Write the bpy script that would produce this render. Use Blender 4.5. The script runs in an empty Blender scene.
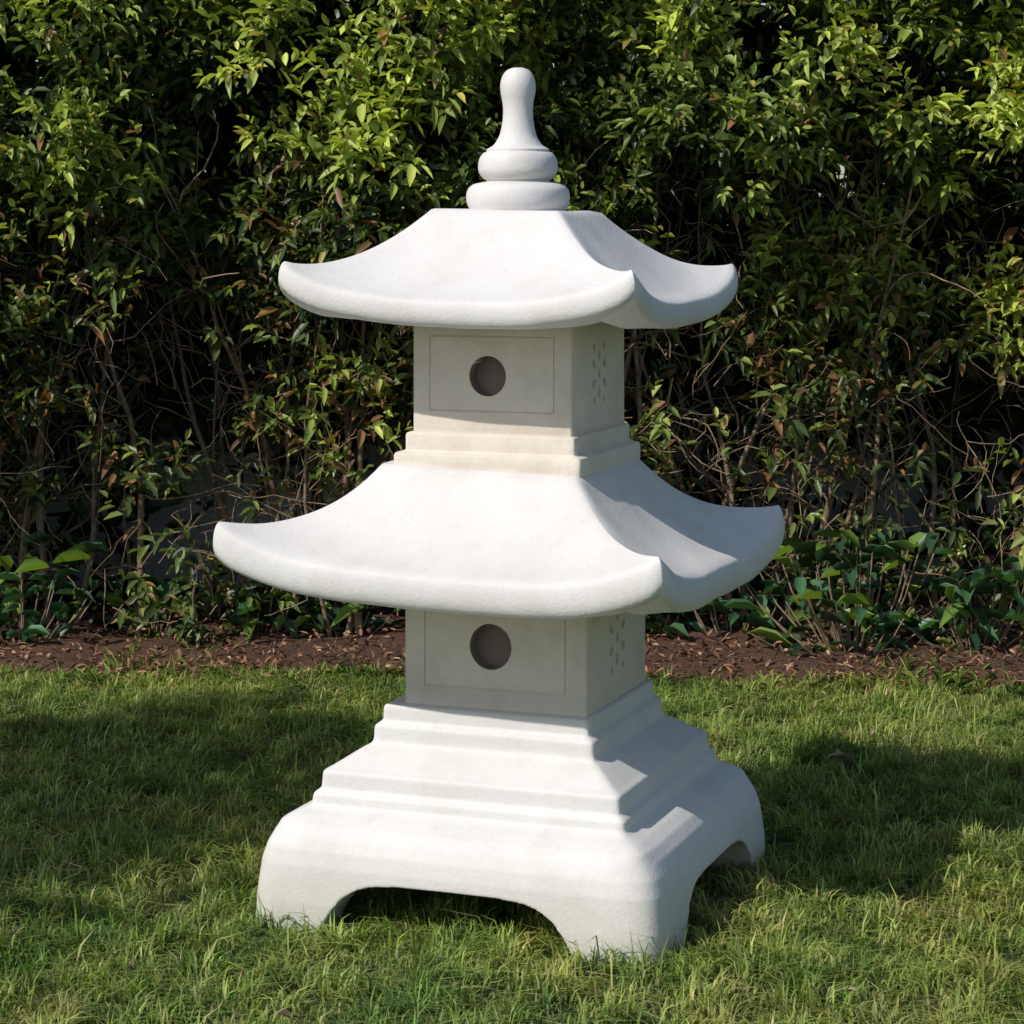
import bpy, bmesh, math, random
import numpy as np
from mathutils import Vector, noise
random.seed(7); rng=np.random.default_rng(7)
U=1/540.0
sc=bpy.context.scene
sc.view_settings.view_transform='Standard'; sc.view_settings.look='None'; sc.view_settings.exposure=0
TH=math.radians(20.5); CT,ST=math.cos(TH),math.sin(TH)
LIFT=.024

# ---------- helpers ----------
def link(o,parent=None):
    sc.collection.objects.link(o)
    if parent: o.parent=parent
    return o
def empty(name,loc=(0,0,0)):
    e=bpy.data.objects.new(name,None); e.location=loc; e.empty_display_size=.1
    return link(e)
def fast_mesh(name,verts,faces_list,mat,parent=None,cols=None,smooth=False):
    me=bpy.data.meshes.new(name)
    verts=np.asarray(verts,dtype=np.float32)
    me.vertices.add(len(verts)); me.vertices.foreach_set('co',verts.ravel())
    tot=sum(f.size for f in faces_list); nf=sum(len(f) for f in faces_list)
    me.loops.add(tot); me.loops.foreach_set('vertex_index',np.concatenate([f.ravel() for f in faces_list]).astype(np.int32))
    starts=[];o=0
    for f in faces_list:
        starts.append(o+np.arange(len(f))*f.shape[1]); o+=f.size
    me.polygons.add(nf); me.polygons.foreach_set('loop_start',np.concatenate(starts).astype(np.int32))
    me.update(calc_edges=True)
    if cols is not None:
        a=me.attributes.new('col','FLOAT_COLOR','POINT')
        c=np.ones((len(verts),4),dtype=np.float32); c[:,:3]=cols
        a.data.foreach_set('color',c.ravel())
    if smooth: me.polygons.foreach_set('use_smooth',np.ones(nf,dtype=bool))
    me.materials.append(mat)
    ob=bpy.data.objects.new(name,me)
    return link(ob,parent)

def newmat(name):
    m=bpy.data.materials.new(name); m.use_nodes=True
    nt=m.node_tree; b=nt.nodes['Principled BSDF']
    return m,nt,b
def noise_n(nt,scale,detail=4,rough=.55,vec=None):
    n=nt.nodes.new('ShaderNodeTexNoise'); n.inputs['Scale'].default_value=scale
    n.inputs['Detail'].default_value=detail; n.inputs['Roughness'].default_value=rough
    if vec is not None: nt.links.new(vec,n.inputs['Vector'])
    return n.outputs['Fac']
def ramp(nt,fac,stops):
    r=nt.nodes.new('ShaderNodeValToRGB'); nt.links.new(fac,r.inputs['Fac'])
    els=r.color_ramp.elements
    while len(els)<len(stops): els.new(.5)
    for e,(p,c) in zip(els,stops): e.position=p; e.color=(*c,1)
    return r.outputs['Color']
def mix(nt,a,b,fac,mode='MIX'):
    m=nt.nodes.new('ShaderNodeMix'); m.data_type='RGBA'; m.blend_type=mode
    for s,v in ((m.inputs[0],fac),(m.inputs[6],a),(m.inputs[7],b)):
        if isinstance(v,(int,float)): s.default_value=v
        elif isinstance(v,tuple): s.default_value=(*v,1)
        else: nt.links.new(v,s)
    return m.outputs[2]
def bump(nt,b,h,strength,dist):
    bp=nt.nodes.new('ShaderNodeBump'); bp.inputs['Strength'].default_value=strength; bp.inputs['Distance'].default_value=dist
    nt.links.new(h,bp.inputs['Height']); nt.links.new(bp.outputs['Normal'],b.inputs['Normal'])
def pos(nt): return nt.nodes.new('ShaderNodeNewGeometry').outputs['Position']

def stone_mat(name,c1,c2,c3):
    m,nt,b=newmat(name); p=pos(nt)
    col=ramp(nt,noise_n(nt,4,7,.6,p),[(.3,c2),(.62,c1)])
    pits=ramp(nt,noise_n(nt,95,5,.7,p),[(.28,(.78,.76,.72)),(.43,(1,1,1))])
    col=mix(nt,col,pits,.45,'MULTIPLY')
    st=ramp(nt,noise_n(nt,9,8,.68,p),[(.47,(0,0,0)),(.76,(.9,.9,.9))])
    col=mix(nt,col,c3,st)
    sx=nt.nodes.new('ShaderNodeSeparateXYZ'); nt.links.new(p,sx.inputs[0])
    mr=nt.nodes.new('ShaderNodeMapRange'); nt.links.new(sx.outputs['Z'],mr.inputs['Value'])
    mr.inputs['From Min'].default_value=.17; mr.inputs['From Max'].default_value=.01; mr.inputs['To Max'].default_value=.95
    gn=nt.nodes.new('ShaderNodeMath'); gn.operation='MULTIPLY'; nt.links.new(mr.outputs[0],gn.inputs[0]); nt.links.new(noise_n(nt,20,6,.7,p),gn.inputs[1])
    col=mix(nt,col,(.38,.36,.24),gn.outputs[0])
    nt.links.new(col,b.inputs['Base Color'])
    b.inputs['Roughness'].default_value=.62; b.inputs['Specular IOR Level'].default_value=.35
    ad=nt.nodes.new('ShaderNodeMath'); ad.operation='MULTIPLY_ADD'; ad.inputs[1].default_value=.24
    nt.links.new(noise_n(nt,180,3,.5,p),ad.inputs[0]); nt.links.new(noise_n(nt,9,4,.5,p),ad.inputs[2])
    bump(nt,b,ad.outputs[0],.45,.006)
    return m
M_white=stone_mat('white_cast_stone',(.685,.672,.668),(.64,.626,.62),(.585,.562,.54))
M_bounce=stone_mat('bounce_tinted_stone',(.70,.64,.565),(.64,.58,.50),(.54,.475,.40))  # cream tint puts warm bounce light into the shaded stone's colour
M_in=stone_mat('brown_inner_stone',(.28,.23,.20),(.20,.165,.14),(.18,.15,.12))  # darker grey-brown tone for the round hole recesses

def leaf_mat(name,rough=.38,trans=.3,spec=.5,patch=False):
    m,nt,b=newmat(name)
    at=nt.nodes.new('ShaderNodeAttribute'); at.attribute_name='col'
    col=at.outputs['Color']
    if patch:
        p=pos(nt)
        col=mix(nt,col,ramp(nt,noise_n(nt,1.7,5,.6,p),[(.34,(.50,.64,.54)),(.5,(.95,.95,.95)),(.68,(1.25,1.1,.95))]),1.0,'MULTIPLY')
        col=mix(nt,col,ramp(nt,noise_n(nt,8,5,.65,p),[(.38,(.38,.52,.42)),(.58,(1,1,1))]),.95,'MULTIPLY')
        col=mix(nt,col,(.34,.29,.12),ramp(nt,noise_n(nt,3.6,6,.75,p),[(.48,(0,0,0)),(.72,(.75,.75,.75))]))
    nt.links.new(col,b.inputs['Base Color']); b.inputs['Roughness'].default_value=rough
    b.inputs['Specular IOR Level'].default_value=spec
    tr=nt.nodes.new('ShaderNodeBsdfTranslucent')
    nt.links.new(mix(nt,col,(1.3,1.4,.5),1.0,'MULTIPLY'),tr.inputs['Color'])
    ms=nt.nodes.new('ShaderNodeMixShader'); ms.inputs[0].default_value=trans
    nt.links.new(b.outputs[0],ms.inputs[1]); nt.links.new(tr.outputs[0],ms.inputs[2])
    nt.links.new(ms.outputs[0],nt.nodes['Material Output'].inputs['Surface'])
    return m
M_leaf=leaf_mat('hedge_leaf',.42); M_grass=leaf_mat('grass_blade',.5,.3,.3,patch=True)
def bark_mat():
    m,nt,b=newmat('bark'); p=pos(nt)
    nt.links.new(ramp(nt,noise_n(nt,30,5,.6,p),[(.3,(.10,.065,.04)),(.7,(.34,.25,.16))]),b.inputs['Base Color'])
    b.inputs['Roughness'].default_value=.85; bump(nt,b,noise_n(nt,90,4,.6,p),.6,.004); return m
M_bark=bark_mat()

# ---------- PAGODA ----------
pag=empty('stone_pagoda_lantern',(0,0,LIFT)); pag.rotation_euler=(0,0,-TH)
def place(ob,dx):
    ob.location=(dx*CT*U,dx*ST*U,0); ob.parent=pag
T1=np.sin(np.linspace(-1,1,36,endpoint=False)*math.pi/2)
def ring(r,p):
    pts=[];tt=[]
    rr=r if callable(r) else (lambda t:r)
    for k in range(4):
        a=k*math.pi/2; ca,sa=math.cos(a),math.sin(a)
        for t in T1:
            f=rr(abs(t))/((abs(t)**p+1)**(1/p))
            x,y=t*f,-f
            pts.append((x*ca-y*sa,x*sa+y*ca)); tt.append(abs(t))
    return np.array(pts),np.array(tt)
def smooth(ob,ang):
    bpy.ops.object.select_all(action='DESELECT'); ob.select_set(True); bpy.context.view_layer.objects.active=ob
    bpy.ops.object.shade_smooth_by_angle(angle=math.radians(ang))
def loft(name,rings,mat,dx,smooth_angle=35):
    n=len(rings[0]); V=np.concatenate(rings)*U
    F=[]
    for i in range(len(rings)-1):
        a=i*n+np.arange(n); b=i*n+(np.arange(n)+1)%n
        F.append(np.stack([a,a+n,b+n,b],1))
    F=np.concatenate(F)
    ob=fast_mesh(name,V,[F],mat)
    bm=bmesh.new(); bm.from_mesh(ob.data); bm.verts.ensure_lookup_table()
    bm.faces.new([bm.verts[i] for i in range(n)]); bm.faces.new([bm.verts[i] for i in reversed(range(len(V)-n,len(V)))])
    bmesh.ops.recalc_face_normals(bm,faces=bm.faces); bm.to_mesh(ob.data); bm.free()
    place(ob,dx); smooth(ob,smooth_angle); return ob

def roof(name,s0,S,hip,drop,zb,rise,inner,zin,dx,tilt,P=24):
    hp=np.array(hip); cf=np.polyfit(hp[:,0],hp[:,1],3)
    k=2**(1/P)
    rings=[]
    g=lambda t:np.abs(t)**3.6
    def add(rf,zf):
        xy,t=ring(rf,P); z=zf(t)
        z=z-tilt*(xy[:,0]*CT+xy[:,1]*ST)/S
        z=z+np.array([1.6*noise.noise(Vector((a*.02,b*.02,zb*.1))) for a,b in xy])
        rings.append(np.column_stack([xy,z]))
    R=np.linspace(s0,S,24)
    ztop=lambda r,t:np.polyval(cf,r)-drop*((r-s0)/(S-s0))**1.6*(1-g(t))
    e=6.5
    add(s0*.3*k,lambda t:ztop(s0,t)+1); add((s0-3)*k,lambda t:ztop(s0,t)+1)
    for r in R:
        if r>S-e: break
        add((lambda t,r=r:r*k*(1-.03*((r-s0)/(S-s0))**2*(1-t*t))),lambda t,r=r:ztop(r,t))
    zt=lambda t:ztop(S-e*.3,t)
    zbt=lambda t:zb+rise*np.abs(t)**3.4
    for ph in np.linspace(78,-90,14):
        ph=math.radians(ph); c,s=math.cos(ph),math.sin(ph)
        def rf(t,c=c,s=s):
            ee=e if s>0 else e+5+6*abs(t)**6
            return (S-ee+ee*(c**.75 if c>1e-6 else 0))*k*(1-.03*(1-t*t))
        add(rf,lambda t,s=s:(zt(t)+zbt(t))/2+s*(zt(t)-zbt(t))/2)
    add(lambda t:(S-34-10*t**6)*k*.97,lambda t:zbt(t)*.35+zb*.65-1)
    add(inner*1.25,lambda t:zin+0*t); add(inner*.4,lambda t:zin+0*t)
    return loft(name,rings,M_white,dx,50)
roof('upper_roof',66,178,[(66,667),(100,635),(125,621),(150,614),(165,613),(178,617)],34,557,27,82,568,1,3)
roof('lower_roof',100,221,[(100,416),(115,398),(130,384),(160,369),(190,362),(221,366)],36,298,27,94,312,-3,6)

def cutter(name,verts,faces):
    me=bpy.data.meshes.new(name); me.from_pydata([tuple(c*U for c in v) for v in verts],[],faces)
    bm=bmesh.new(); bm.from_mesh(me); bmesh.ops.recalc_face_normals(bm,faces=bm.faces); bm.to_mesh(me); bm.free()
    return link(bpy.data.objects.new(name,me))
def boxv(x0,x1,y0,y1,z0,z1):
    v=[(x,y,z) for x in(x0,x1) for y in(y0,y1) for z in(z0,z1)]
    return v,[(0,1,3,2),(4,6,7,5),(0,4,5,1),(2,3,7,6),(0,2,6,4),(1,5,7,3)]
def prism(poly,axis,a,b):
    n=len(poly); v=[]
    for q in(a,b):
        for (w,z) in poly: v.append((w,q,z) if axis=='y' else (q,w,z))
    f=[tuple(range(n)),tuple(range(2*n-1,n-1,-1))]+[(i,(i+1)%n,(i+1)%n+n,i+n) for i in range(n)]
    return v,f
def circ(cx,cz,rx,rz,n=32,rot=0):
    o=[]
    for i in range(n):
        a=2*math.pi*i/n; x,z=rx*math.cos(a),rz*math.sin(a)
        o.append((cx+x*math.cos(rot)-z*math.sin(rot),cz+x*math.sin(rot)+z*math.cos(rot)))
    return o
def apply_mods(ob):
    dg=bpy.context.evaluated_depsgraph_get(); me=bpy.data.meshes.new_from_object(ob.evaluated_get(dg))
    ob.modifiers.clear(); ob.data=me
def boolean(ob,cutters,solver='EXACT'):
    for c in cutters:
        md=ob.modifiers.new('b','BOOLEAN'); md.operation='DIFFERENCE'; md.solver=solver; md.object=c
        bpy.context.view_layer.update(); apply_mods(ob)
        bpy.data.objects.remove(c,do_unlink=True)
def framecut(s,hw,z0,z1,w=1.5,d=.9):
    o=[(-hw,z0),(hw,z0),(hw,z1),(-hw,z1)]; i=[(-hw+w,z0+w),(hw-w,z0+w),(hw-w,z1-w),(-hw+w,z1-w)]
    v=[]
    for y in(-s-3,-s+d):
        v+=[(x,y,z) for x,z in o]+[(x,y,z) for x,z in i]
    f=[]
    for k in range(4):
        j=(k+1)%4
        f+=[(k,j,j+4,k+4),(k+8,k+12,j+12,j+8),(k,k+8,j+8,j),(k+4,j+4,j+12,k+12)]
    return v,f
def lbox(name,s,z0,z1,hz,hr,fw,fz0,fz1,dx):
    v,f=boxv(-s,s,-s,s,z0,z1); ob=cutter(name,v,f)
    bv=ob.modifiers.new('bv','BEVEL'); bv.width=2.8*U; bv.segments=3
    bpy.context.view_layer.update(); apply_mods(ob)
    cs=[cutter('c',*prism(circ(-4,hz,hr,hr*1.03,48),'y',-s-5,-s+20)),
        cutter('c',*prism(circ(0,hz,hr,hr,48),'y',s-20,s+5)),
        cutter('c',*framecut(s,fw,fz0,fz1))]
    R=hr*1.0
    for sgn in(1,-1):
        a,b=(s-3.5,s+5) if sgn>0 else (-s-5,-s+3.5)
        for i in range(6):
            an=math.radians(60*i+30)
            cs.append(cutter('c',*prism(circ(R*math.cos(an),hz+R*math.sin(an),6,4,12,an),'x',a,b)))
            if i%3:
                an2=math.radians(60*i)
                cs.append(cutter('c',*prism(circ(R*1.6*math.cos(an2),hz+R*1.6*math.sin(an2),3.6,3.6,10,0),'x',a,b)))
        cs.append(cutter('c',*prism(circ(0,hz,5,5,12),'x',a,b)))
    boolean(ob,cs)
    ob.data.materials.clear(); ob.data.materials.append(M_bounce); ob.data.materials.append(M_in)
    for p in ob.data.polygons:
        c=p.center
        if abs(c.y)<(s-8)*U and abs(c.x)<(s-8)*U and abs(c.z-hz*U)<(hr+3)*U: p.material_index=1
    place(ob,dx); smooth(ob,30)
lbox('upper_lantern_box',82.5,449,575,507,19,65,472,546,4)
lbox('lower_lantern_box',94,184,325,247,21.5,73,205,283,11)
def steps(name,prof,mat,dx,p=50):
    rings=[]
    for s,z in prof:
        xy,_=ring(s,p); rings.append(np.column_stack([xy,np.full(len(xy),z)]))
    return loft(name,rings,mat,dx,40)
def rnd(s,zt,zb,e=2.2):
    return [(s-e,zt),(s-e*.3,zt-e*.3),(s,zt-e),(s,zb)]
steps('upper_box_plinth',[(60,452)]+rnd(88,451,434,3)+[(89.5,433)]+rnd(97,432,415,3.5)+[(96,412),(60,412)],M_bounce,3)

P=[(80,187),(103,187),(105,186),(106,184),(106.5,171),(110,169),(112.5,167),(113,165),(113.5,154),(115,150),
   (124,145),(136,137),(145,131),(149,129),(151,127),(152,112),(156,109),(158,107),(159,98)]
PB=[(164,95),(174,91),(184,85),(192,76),(198,64),(202,50),(204,34),(206,16),(207,-14),(208,-44)]
rings=[]
for s,z in P:
    xy,_=ring(s,50); rings.append(np.column_stack([xy,np.full(len(xy),z)]))
for i,(s,z) in enumerate(PB):
    xy,_=ring(s,max(13,40-9*i)); rings.append(np.column_stack([xy,np.full(len(xy),z)]))
base=loft('footed_base',rings,M_white,5)
base.parent=None; bl=base.location.copy(); base.location=(0,0,0)
arch=[(132,-60),(127,-20),(121,2),(114,13),(104,24),(92,32),(76,37),(50,39.5),(0,40)]
arch=arch+[(-w,z) for w,z in arch[::-1][1:]]
boolean(base,[cutter('c',*prism(arch,'y',-260,260)),cutter('c',*prism(arch,'x',-260,260)),cutter('c',*boxv(-160,160,-160,160,-60,52))])
rm=base.modifiers.new('r','REMESH'); rm.mode='VOXEL'; rm.voxel_size=1.5*U; rm.use_smooth_shade=True
sm=base.modifiers.new('s','SMOOTH'); sm.iterations=3; sm.factor=.5
bpy.context.view_layer.update(); apply_mods(base)
base.data.materials.clear(); base.data.materials.append(M_white)
base.data.polygons.foreach_set('use_smooth',np.ones(len(base.data.polygons),dtype=bool))
base.location=bl; base.parent=pag

fp=[(0,810.5),(6,810),(12,807),(16,801),(17.8,793),(17.3,785),(15.8,777),(15,769),(15.2,760),(16.5,751),(18.5,743),(21.5,737),(25,732.5),(29,730),(31.5,728.5),(31.5,726),(34.5,725),(38.3,720),(39.8,713),(39.3,706),(35.5,700),(32,698),(32,696.5),(37,695.5),(45,693.5),(50,689),(51.8,683),(51.5,676),(49,670),(47,667),(47,664),(0,664)]
def catmull(pts,k=4):
    out=[]
    for i in range(len(pts)-1):
        p0=np.array(pts[max(i-1,0)]);p1=np.array(pts[i]);p2=np.array(pts[i+1]);p3=np.array(pts[min(i+2,len(pts)-1)])
        for j in range(k):
            t=j/k; out.append(.5*((2*p1)+(p2-p0)*t+(2*p0-5*p1+4*p2-p3)*t*t+(3*p1-p0-3*p2+p3)*t**3))
    out.append(np.array(pts[-1])); return out
fr=[]
for r,z in catmull(fp)[1:-1]:
    a=np.linspace(0,2*math.pi,72,endpoint=False); r=max(r,.5)
    fr.append(np.column_stack([r*np.cos(a),r*np.sin(a),np.full(72,z)]))
loft('spire_finial',fr,M_white,1,60)

# ---------- LEAF GEOMETRY ----------
def leaves(P,D,Nn,L,W,C,fold=.25,droop=.15):
    D=D/np.linalg.norm(D,axis=1,keepdims=True)
    S=np.cross(D,Nn); S/=np.linalg.norm(S,axis=1,keepdims=True)+1e-9
    Nn=np.cross(S,D)
    L=L[:,None];W=W[:,None]
    def pt(a,w,h): return P+D*L*a+S*W*w+Nn*(W*h)-np.array([0,0,1])*L*droop*a*a
    V=np.stack([pt(0,0,0),pt(.28,.42,fold),pt(.62,.40,fold),pt(1,0,0),pt(.62,-.40,fold),pt(.28,-.42,fold)],1)
    n=len(P); b=(np.arange(n)*6)[:,None]
    F=np.concatenate([b+np.array([[0,1,2,3]]),b+np.array([[0,3,4,5]])])
    return V.reshape(-1,3),F,np.repeat(C,6,0)
def runit(n):
    v=rng.normal(size=(n,3)); return v/np.linalg.norm(v,axis=1,keepdims=True)
def nz(x,y,z,s,o=0): return noise.noise(Vector((x*s+o,y*s+o*.7,z*s-o)))
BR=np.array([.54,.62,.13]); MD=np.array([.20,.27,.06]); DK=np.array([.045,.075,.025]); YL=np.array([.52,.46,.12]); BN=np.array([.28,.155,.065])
def sprigs(cent,axis,nl,Lr,colfun,bright,brown=None):
    Ps=[];Ds=[];Ns=[];Ls=[];Cs=[]
    n=len(cent); axis=axis/np.linalg.norm(axis,axis=1,keepdims=True)
    sl=rng.uniform(.09,.18,n)
    for i in range(nl):
        f=(i+.3)/nl; az=i*2.4+rng.uniform(0,6.28,n)*.3
        ref=np.cross(axis,np.array([0,0,1.])+.01*runit(n)); ref/=np.linalg.norm(ref,axis=1,keepdims=True)
        r2=np.cross(axis,ref)
        rad=ref*np.cos(az)[:,None]+r2*np.sin(az)[:,None]
        spread=1.25-.7*f
        d=axis*(.55+.6*f)+rad*spread+rng.normal(size=(n,3))*.22
        Ps.append(cent+axis*(sl*f)[:,None]); Ds.append(d); Ns.append(axis*.6+np.array([0,0,1.])+rng.normal(size=(n,3))*.35)
        Ls.append(rng.uniform(*Lr,n)*(1.05-.35*f)*rng.uniform(.8,1.15,n)); Cs.append(colfun(bright,f,n,brown))
    P=np.concatenate(Ps);D=np.concatenate(Ds);Nn=np.concatenate(Ns);L=np.concatenate(Ls);C=np.concatenate(Cs)
    return leaves(P,D,Nn,L,L*rng.uniform(.32,.46,len(L)),C,droop=.25)
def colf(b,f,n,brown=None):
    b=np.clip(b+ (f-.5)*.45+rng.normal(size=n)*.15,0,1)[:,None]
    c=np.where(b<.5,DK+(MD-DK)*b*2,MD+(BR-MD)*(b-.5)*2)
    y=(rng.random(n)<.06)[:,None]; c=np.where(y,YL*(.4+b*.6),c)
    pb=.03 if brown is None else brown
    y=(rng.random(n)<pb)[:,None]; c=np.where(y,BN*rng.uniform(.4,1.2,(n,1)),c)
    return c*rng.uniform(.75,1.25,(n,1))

hedge=empty('garden_hedge',(0,0,0))
def front(x,z):
    return 2.24+.26*nz(x,0,z,1.5,3)+.18*nz(x,0,z,3.7,9)-.16*min(max((z-.9)/1.2,0),1)+ .10*max(0,.8-z)
cs=[];ax=[];br=[];bw=[]
want=15500
while len(cs)<want:
    x=random.uniform(-4.0,4.0); z=random.uniform(.04,2.5)
    dens=np.interp(z,[.04,.15,.28,.55,.72,.95,1.2,1.45],[.30,.24,.17,.20,.38,.58,.88,1.0])
    cl=.42+1.4*nz(x,0,z,2.9,21)+.9*nz(x,0,z,6.5,2)
    if z<.75: cl+=.12*min(max(-x*1.2,-1),1)
    if random.random()>dens*min(max(cl*1.5+.1,.04),1): continue
    dep=min(random.expovariate(1/.24),.85)
    y=front(x,z)+dep+(.22 if z<.3 else 0)
    cs.append((x,y,z)); ax.append((random.gauss(0,.6),random.gauss(-.7,.4),random.gauss(.45,.5)))
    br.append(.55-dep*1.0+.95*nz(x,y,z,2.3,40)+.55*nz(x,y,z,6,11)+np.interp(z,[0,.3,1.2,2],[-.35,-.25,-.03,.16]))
    bw.append(np.interp(z,[.3,.7,1.05,1.35],[.14,.24,.15,.02]))
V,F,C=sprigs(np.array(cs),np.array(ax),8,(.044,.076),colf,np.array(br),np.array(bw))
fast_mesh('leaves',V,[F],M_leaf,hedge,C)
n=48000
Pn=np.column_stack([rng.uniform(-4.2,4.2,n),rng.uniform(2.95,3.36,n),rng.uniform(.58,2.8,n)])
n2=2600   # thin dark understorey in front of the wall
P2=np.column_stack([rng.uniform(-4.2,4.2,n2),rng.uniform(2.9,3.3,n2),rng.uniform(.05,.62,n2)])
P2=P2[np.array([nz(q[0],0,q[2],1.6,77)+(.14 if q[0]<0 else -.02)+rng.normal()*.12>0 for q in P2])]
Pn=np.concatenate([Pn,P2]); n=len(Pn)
V,F,C=leaves(Pn,rng.normal(size=(n,3)),runit(n),rng.uniform(.09,.15,n),rng.uniform(.05,.075,n),DK*rng.uniform(.3,.9,(n,1)))  # leaf colour darkened to carry the deep shade of the hedge gaps
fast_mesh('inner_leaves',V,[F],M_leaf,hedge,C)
cu=bpy.data.curves.new('branches','CURVE'); cu.dimensions='3D'; cu.bevel_depth=1; cu.bevel_resolution=1
def tube(pts,rad,c=cu):
    s=c.splines.new('POLY'); s.points.add(len(pts)-1)
    for q,p,r in zip(s.points,pts,rad): q.co=(*p,1); q.radius=r
def wander(p,d,n,step,jit,up=0.0):
    pts=[Vector(p)]; d=Vector(d).normalized()
    for i in range(n):
        d=(d+Vector((random.gauss(0,jit),random.gauss(0,jit),random.gauss(0,jit)+up))).normalized()
        pts.append(pts[-1]+d*step)
    return pts
for i in range(110):
    x=random.uniform(-4.1,4.1); y=random.uniform(2.45,2.95); r=random.uniform(.005,.015)
    m=wander((x,y,-.02),(random.gauss(0,.17),random.gauss(.03,.08),1),14,.115,.11,.08)
    tube(m,[r*(1-.85*k/14) for k in range(15)])
    for k in range(2,13,2):
        for _ in range(2):
            q=wander(m[k],(random.gauss(0,.9),random.gauss(-.3,.5),random.gauss(.6,.4)),8,.045,.3,.05)
            r2=r*.28
            tube(q,[r2*(1-.6*j/8) for j in range(9)])
for i in range(2600):
    x=random.uniform(-4.1,4.1); z=random.uniform(.10,1.3); y=front(x,z)+random.uniform(.03,.6)
    q=wander((x,y,z),(random.gauss(0,.6),random.gauss(-.1,.4),random.gauss(.6,.7)),6,random.uniform(.025,.05),.3)
    r=random.uniform(.001,.0024); tube(q,[r*(1-.5*j/6) for j in range(7)])
bo=bpy.data.objects.new('branches',cu); cu.materials.append(M_bark); link(bo,hedge)

def plant(x,y,n,sz):
    e=empty('broadleaf_plant',(x,y,0))
    az=rng.uniform(0,6.28,n); el=rng.uniform(.15,1.2,n)
    D=np.column_stack([np.cos(az)*np.cos(el),np.sin(az)*np.cos(el),np.sin(el)])
    P=np.column_stack([rng.normal(0,sz*.5,n),rng.normal(0,sz*.25,n),rng.uniform(.0,sz*1.2,n)])
    L=rng.uniform(.08,.16,n); c=np.array([.055,.14,.065])*rng.uniform(.4,1.5,(n,1))
    c[rng.random(n)<.2]=np.array([.20,.32,.07])
    V,F,C=leaves(P,D,np.tile(np.array([0,0,1.]),(n,1))+runit(n)*.3,L,L*.32,c,droop=.5)
    fast_mesh('leaves',V,[F],M_leaf,e,C)
    cv=bpy.data.curves.new('stems','CURVE'); cv.dimensions='3D'; cv.bevel_depth=1
    for p in P[::2]: tube([(p[0]*.3,p[1]*.3,0),(p[0]*.8,p[1]*.8,p[2]*.6),tuple(p)],[.003,.0025,.002],cv)
    cv.materials.append(M_bark); link(bpy.data.objects.new('stems',cv),e)
for x,y,n,sz in [(.95,2.24,100,.28),(1.3,2.3,70,.2),(.62,2.4,40,.16),(-1.42,2.35,70,.24),(-1.75,2.3,50,.2),(-.75,2.5,30,.12),(-1.05,2.55,30,.14),(-.5,2.5,30,.12),(.4,2.5,30,.12),(2.2,2.3,60,.2),(-2.8,2.3,60,.2)]:
    plant(x,y,n,sz)

# ---------- ground, mulch, wall ----------
def edgeY(x): return 1.87-.075*max(min(x,3),-3)+.10*nz(x,0,0,1.6,5)+.06*nz(x,0,0,7,5)
def sheet(name,x0,x1,y0,y1,z,mat,nx=1,ny=1,fn=None):
    V=[];F=[]
    for j in range(ny+1):
        for i in range(nx+1):
            x=x0+(x1-x0)*i/nx; y=y0+(y1-y0)*j/ny; zz=z
            if fn: x,y,zz=fn(x,y,i,j)
            V.append((x,y,zz))
    for j in range(ny):
        for i in range(nx):
            a=j*(nx+1)+i; F.append((a,a+1,a+nx+2,a+nx+1))
    return fast_mesh(name,V,[np.array(F)],mat,smooth=True)
m,nt,b=newmat('turf_soil'); p=pos(nt)
nt.links.new(ramp(nt,noise_n(nt,25,6,.7,p),[(.3,(.03,.045,.015)),(.7,(.09,.11,.035))]),b.inputs['Base Color']); b.inputs['Roughness'].default_value=.95
bump(nt,b,noise_n(nt,80,4,.6,p),.8,.01)
sheet('ground',-150,150,-150,150,0,m)
m,nt,b=newmat('mulch'); p=pos(nt)
nt.links.new(ramp(nt,noise_n(nt,60,6,.7,p),[(.3,(.035,.016,.01)),(.55,(.13,.06,.035)),(.8,(.22,.12,.07))]),b.inputs['Base Color']); b.inputs['Roughness'].default_value=.9
bump(nt,b,noise_n(nt,70,5,.7,p),1,.02)
sheet('mulch_bed',-5,5,1.7,3.4,.004,m,200,30,lambda x,y,i,j:(x,edgeY(x)+(3.4-edgeY(x))*j/30,.004+(.03*(1+nz(x,y,0,5,1)) if j>1 else 0)))
n=11000
X=rng.uniform(-4.5,4.5,n);Y=np.array([edgeY(x) for x in X])-.12+rng.triangular(0,.24,1.2,n)
Z=rng.uniform(.012,.065,n)
Dd=runit(n); Dd[:,2]*=.5
c=np.array([.23,.11,.06])*rng.uniform(.25,1.5,(n,1)); c[rng.random(n)<.1]=np.array([.38,.25,.15])
V,F,C=leaves(np.column_stack([X,Y,Z]),Dd,np.tile(np.array([0,0,1.]),(n,1))+runit(n)*.6,rng.uniform(.012,.038,n),rng.uniform(.005,.014,n),c,fold=.3,droop=.05)
m,nt,b=newmat('bark_chip'); at=nt.nodes.new('ShaderNodeAttribute'); at.attribute_name='col'; nt.links.new(at.outputs['Color'],b.inputs['Base Color']); b.inputs['Roughness'].default_value=.85
M_chip=m
fast_mesh('bark_chips',V,[F],m,None,C)
m,nt,b=newmat('concrete'); p=pos(nt)
nt.links.new(ramp(nt,noise_n(nt,6,8,.65,p),[(.3,(.40,.42,.45)),(.7,(.60,.62,.65))]),b.inputs['Base Color']); b.inputs['Roughness'].default_value=.9
bump(nt,b,noise_n(nt,60,5,.6,p),.4,.005)
bm=bmesh.new()
def bx(x0,x1,y0,y1,z0,z1):
    v,f=boxv(x0,x1,y0,y1,z0,z1); vs=[bm.verts.new(q) for q in v]
    for q in f: bm.faces.new([vs[i] for i in q])
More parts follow.
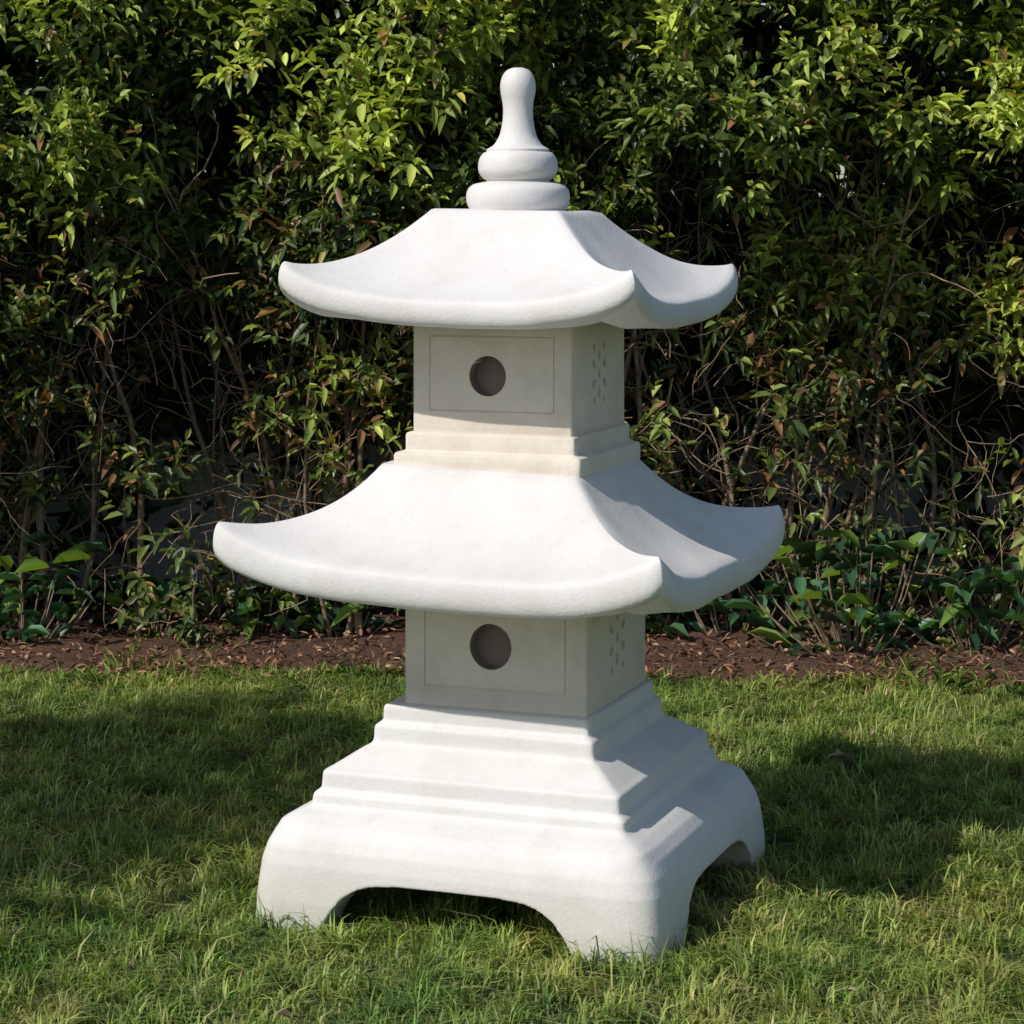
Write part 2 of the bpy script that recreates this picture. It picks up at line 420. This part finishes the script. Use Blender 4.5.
bx(-5,5,3.42,3.55,-.05,.53); bx(-5,5,3.40,3.57,.532,.60)
bmesh.ops.recalc_face_normals(bm,faces=bm.faces); bmesh.ops.bevel(bm,geom=bm.edges[:],offset=.006,segments=2,affect='EDGES')
me=bpy.data.meshes.new('low_concrete_wall'); bm.to_mesh(me); bm.free(); me.materials.append(m); link(bpy.data.objects.new('low_concrete_wall',me))

# ---------- grass ----------
lawn=empty('lawn_grass')
TS=.6
GC=[np.array(q)*1.3 for q in [(.22,.30,.065),(.27,.34,.08),(.15,.24,.05),(.36,.37,.13),(.44,.37,.19)]]
def grass_tile(k,n=9500):
    P=np.column_stack([rng.uniform(-TS/2-.03,TS/2+.03,n),rng.uniform(-TS/2-.03,TS/2+.03,n)])
    dn=np.array([nz(x,y,k*5,13,1)+.6*nz(x,y,k*5,32,8) for x,y in P]); hh=.024+.026*np.clip(dn*1.7+.2,-.45,1)
    H=hh*rng.uniform(.5,1.4,n); tall=rng.random(n)<.035; H[tall]*=1.7
    az=rng.uniform(0,6.28,n); lean=rng.uniform(.1,1.6,n)
    az=az*.7+np.array([nz(x,y,k*9,10,4) for x,y in P])*8
    d=np.column_stack([np.cos(az),np.sin(az)]); s=np.column_stack([-np.sin(az+rng.uniform(-.8,.8,n)),np.cos(az)])
    W=rng.uniform(.0010,.0022,n)[:,None]
    B=np.column_stack([P,np.full(n,-.002)])
    D3=np.column_stack([d,np.zeros(n)]);S3=np.column_stack([s,np.zeros(n)]);Z3=np.array([0,0,1.])
    h=H[:,None];l=lean[:,None]
    V=np.stack([B-S3*W,B+S3*W,B+D3*h*l*.35+Z3*h*.6+S3*W*.9,B+D3*h*l*.35+Z3*h*.6-S3*W*.9,B+D3*h*l*1.1+Z3*h*(1.05-.35*l)],1)
    b=(np.arange(n)*5)[:,None]
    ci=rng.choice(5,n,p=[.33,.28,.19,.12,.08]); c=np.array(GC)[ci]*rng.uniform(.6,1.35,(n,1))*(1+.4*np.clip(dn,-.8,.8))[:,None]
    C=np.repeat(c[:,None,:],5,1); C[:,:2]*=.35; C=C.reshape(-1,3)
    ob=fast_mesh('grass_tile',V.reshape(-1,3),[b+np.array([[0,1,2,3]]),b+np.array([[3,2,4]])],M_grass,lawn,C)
    me=ob.data; bpy.data.objects.remove(ob); return me
tiles=[grass_tile(k) for k in range(5)]
x=-4.5
while x<4.6:
    y=edgeY(x)-TS/2+.03
    while y>-4.7:
        o=bpy.data.objects.new('grass_patch',random.choice(tiles)); link(o,lawn)
        o.location=(x+random.uniform(-.03,.03),y,0)
        o.rotation_euler=(0,0,random.randrange(4)*math.pi/2+random.uniform(-.06,.06)); o.scale=(1,1,random.uniform(.9,1.12))
        y-=TS*.97
    x+=TS*.97
n=6500
tx=rng.uniform(-4.4,4.4,n); ey=np.array([edgeY(q) for q in tx]); cl=np.array([nz(q,0,0,4,31)+.5*nz(q,0,0,13,3) for q in tx])
ty=ey-.03+np.abs(rng.normal(0,.05,n))*(1+5*np.clip(cl*2,0,1))
d=runit(n); d[:,2]=np.abs(d[:,2])+1.0
V,F,C=leaves(np.column_stack([tx,ty,np.zeros(n)]),d,runit(n),rng.uniform(.03,.085,n)*(1+.6*np.clip(cl*2,-.5,1)),rng.uniform(.003,.006,n),np.array([.27,.36,.08])*rng.uniform(.5,1.4,(n,1)),droop=.4)
fast_mesh('edge_tufts',V,[F],M_grass,lawn,C)
n=16
P=np.column_stack([rng.uniform(-2.5,2.5,n),rng.uniform(-2,1.8,n),np.full(n,.035)]); P[0]=(.70,.83,.06); P[1]=(.72,.86,.05)
d=runit(n); d[:,2]*=.4; d[0]=(.5,.5,-.35)
L=rng.uniform(.02,.035,n); L[0]=.095
V,F,C=leaves(P,d,np.tile(np.array([0,-.3,1.]),(n,1))+runit(n)*.4,L,L*.4,np.tile(np.array([.40,.27,.19]),(n,1))*rng.uniform(.6,1.3,(n,1)),fold=.5)
fast_mesh('fallen_leaves',V,[F],M_chip,None,C)

# ---------- shade tree to the left ----------
S2=Vector((-.777,-.629)).normalized(); EL=math.radians(43)
tree=empty('garden_tree',(-3.45,-1.15,0))
tc=bpy.data.curves.new('trunk','CURVE'); tc.dimensions='3D'; tc.bevel_depth=1; tc.bevel_resolution=3
tr=wander((0,0,-.05),(.02,.02,1),14,.2,.04,.06); tube(tr,[.075-.0035*k for k in range(15)],tc)
ends=[]
for i in range(30):
    k=random.randint(8,14); q=wander(tr[k],(random.gauss(0,1),random.gauss(.1,.9),random.gauss(.4,.4)),6,.13,.2,.04)
    tube(q,[.024*(1-.8*j/6) for j in range(7)],tc); ends+=q[1:]
tc.materials.append(M_bark); link(bpy.data.objects.new('trunk',tc),tree)
cc=[]
for i in range(3300):
    q=random.choice(ends); cc.append((q.x+random.gauss(0,.12),q.y+random.gauss(0,.12),q.z+random.gauss(0,.12)))
V,F,C=sprigs(np.array(cc),runit(len(cc)),7,(.075,.12),colf,rng.uniform(.2,.8,len(cc)))
fast_mesh('crown',V,[F],M_leaf,tree,C)

# ---------- light ----------
S3=Vector((S2.x*math.cos(EL),S2.y*math.cos(EL),math.sin(EL)))
ld=bpy.data.lights.new('sun','SUN'); ld.energy=3.9; ld.angle=math.radians(.6); ld.color=(1,.945,.86)
lo=bpy.data.objects.new('sun',ld); lo.rotation_euler=S3.to_track_quat('Z','Y').to_euler(); lo.location=(-5,-5,6); link(lo)
w=bpy.data.worlds.new('World'); sc.world=w; w.use_nodes=True; nt=w.node_tree
sk=nt.nodes.new('ShaderNodeTexSky'); sk.sky_type='NISHITA'; sk.sun_disc=False; sk.sun_elevation=EL; sk.sun_rotation=math.atan2(S2.x,S2.y)%(2*math.pi)
nt.links.new(sk.outputs[0],nt.nodes['Background'].inputs[0]); nt.nodes['Background'].inputs[1].default_value=.11

# ---------- camera ----------
cd=bpy.data.cameras.new('camera'); cd.lens=36*2347/1024; cd.sensor_width=36; cd.shift_y=-297/1024; cd.clip_end=500; cd.clip_start=.05
co=bpy.data.objects.new('camera',cd); co.location=(-5*U,-2347*U,663*U+LIFT); co.rotation_euler=(math.pi/2,0,0); link(co); sc.camera=co
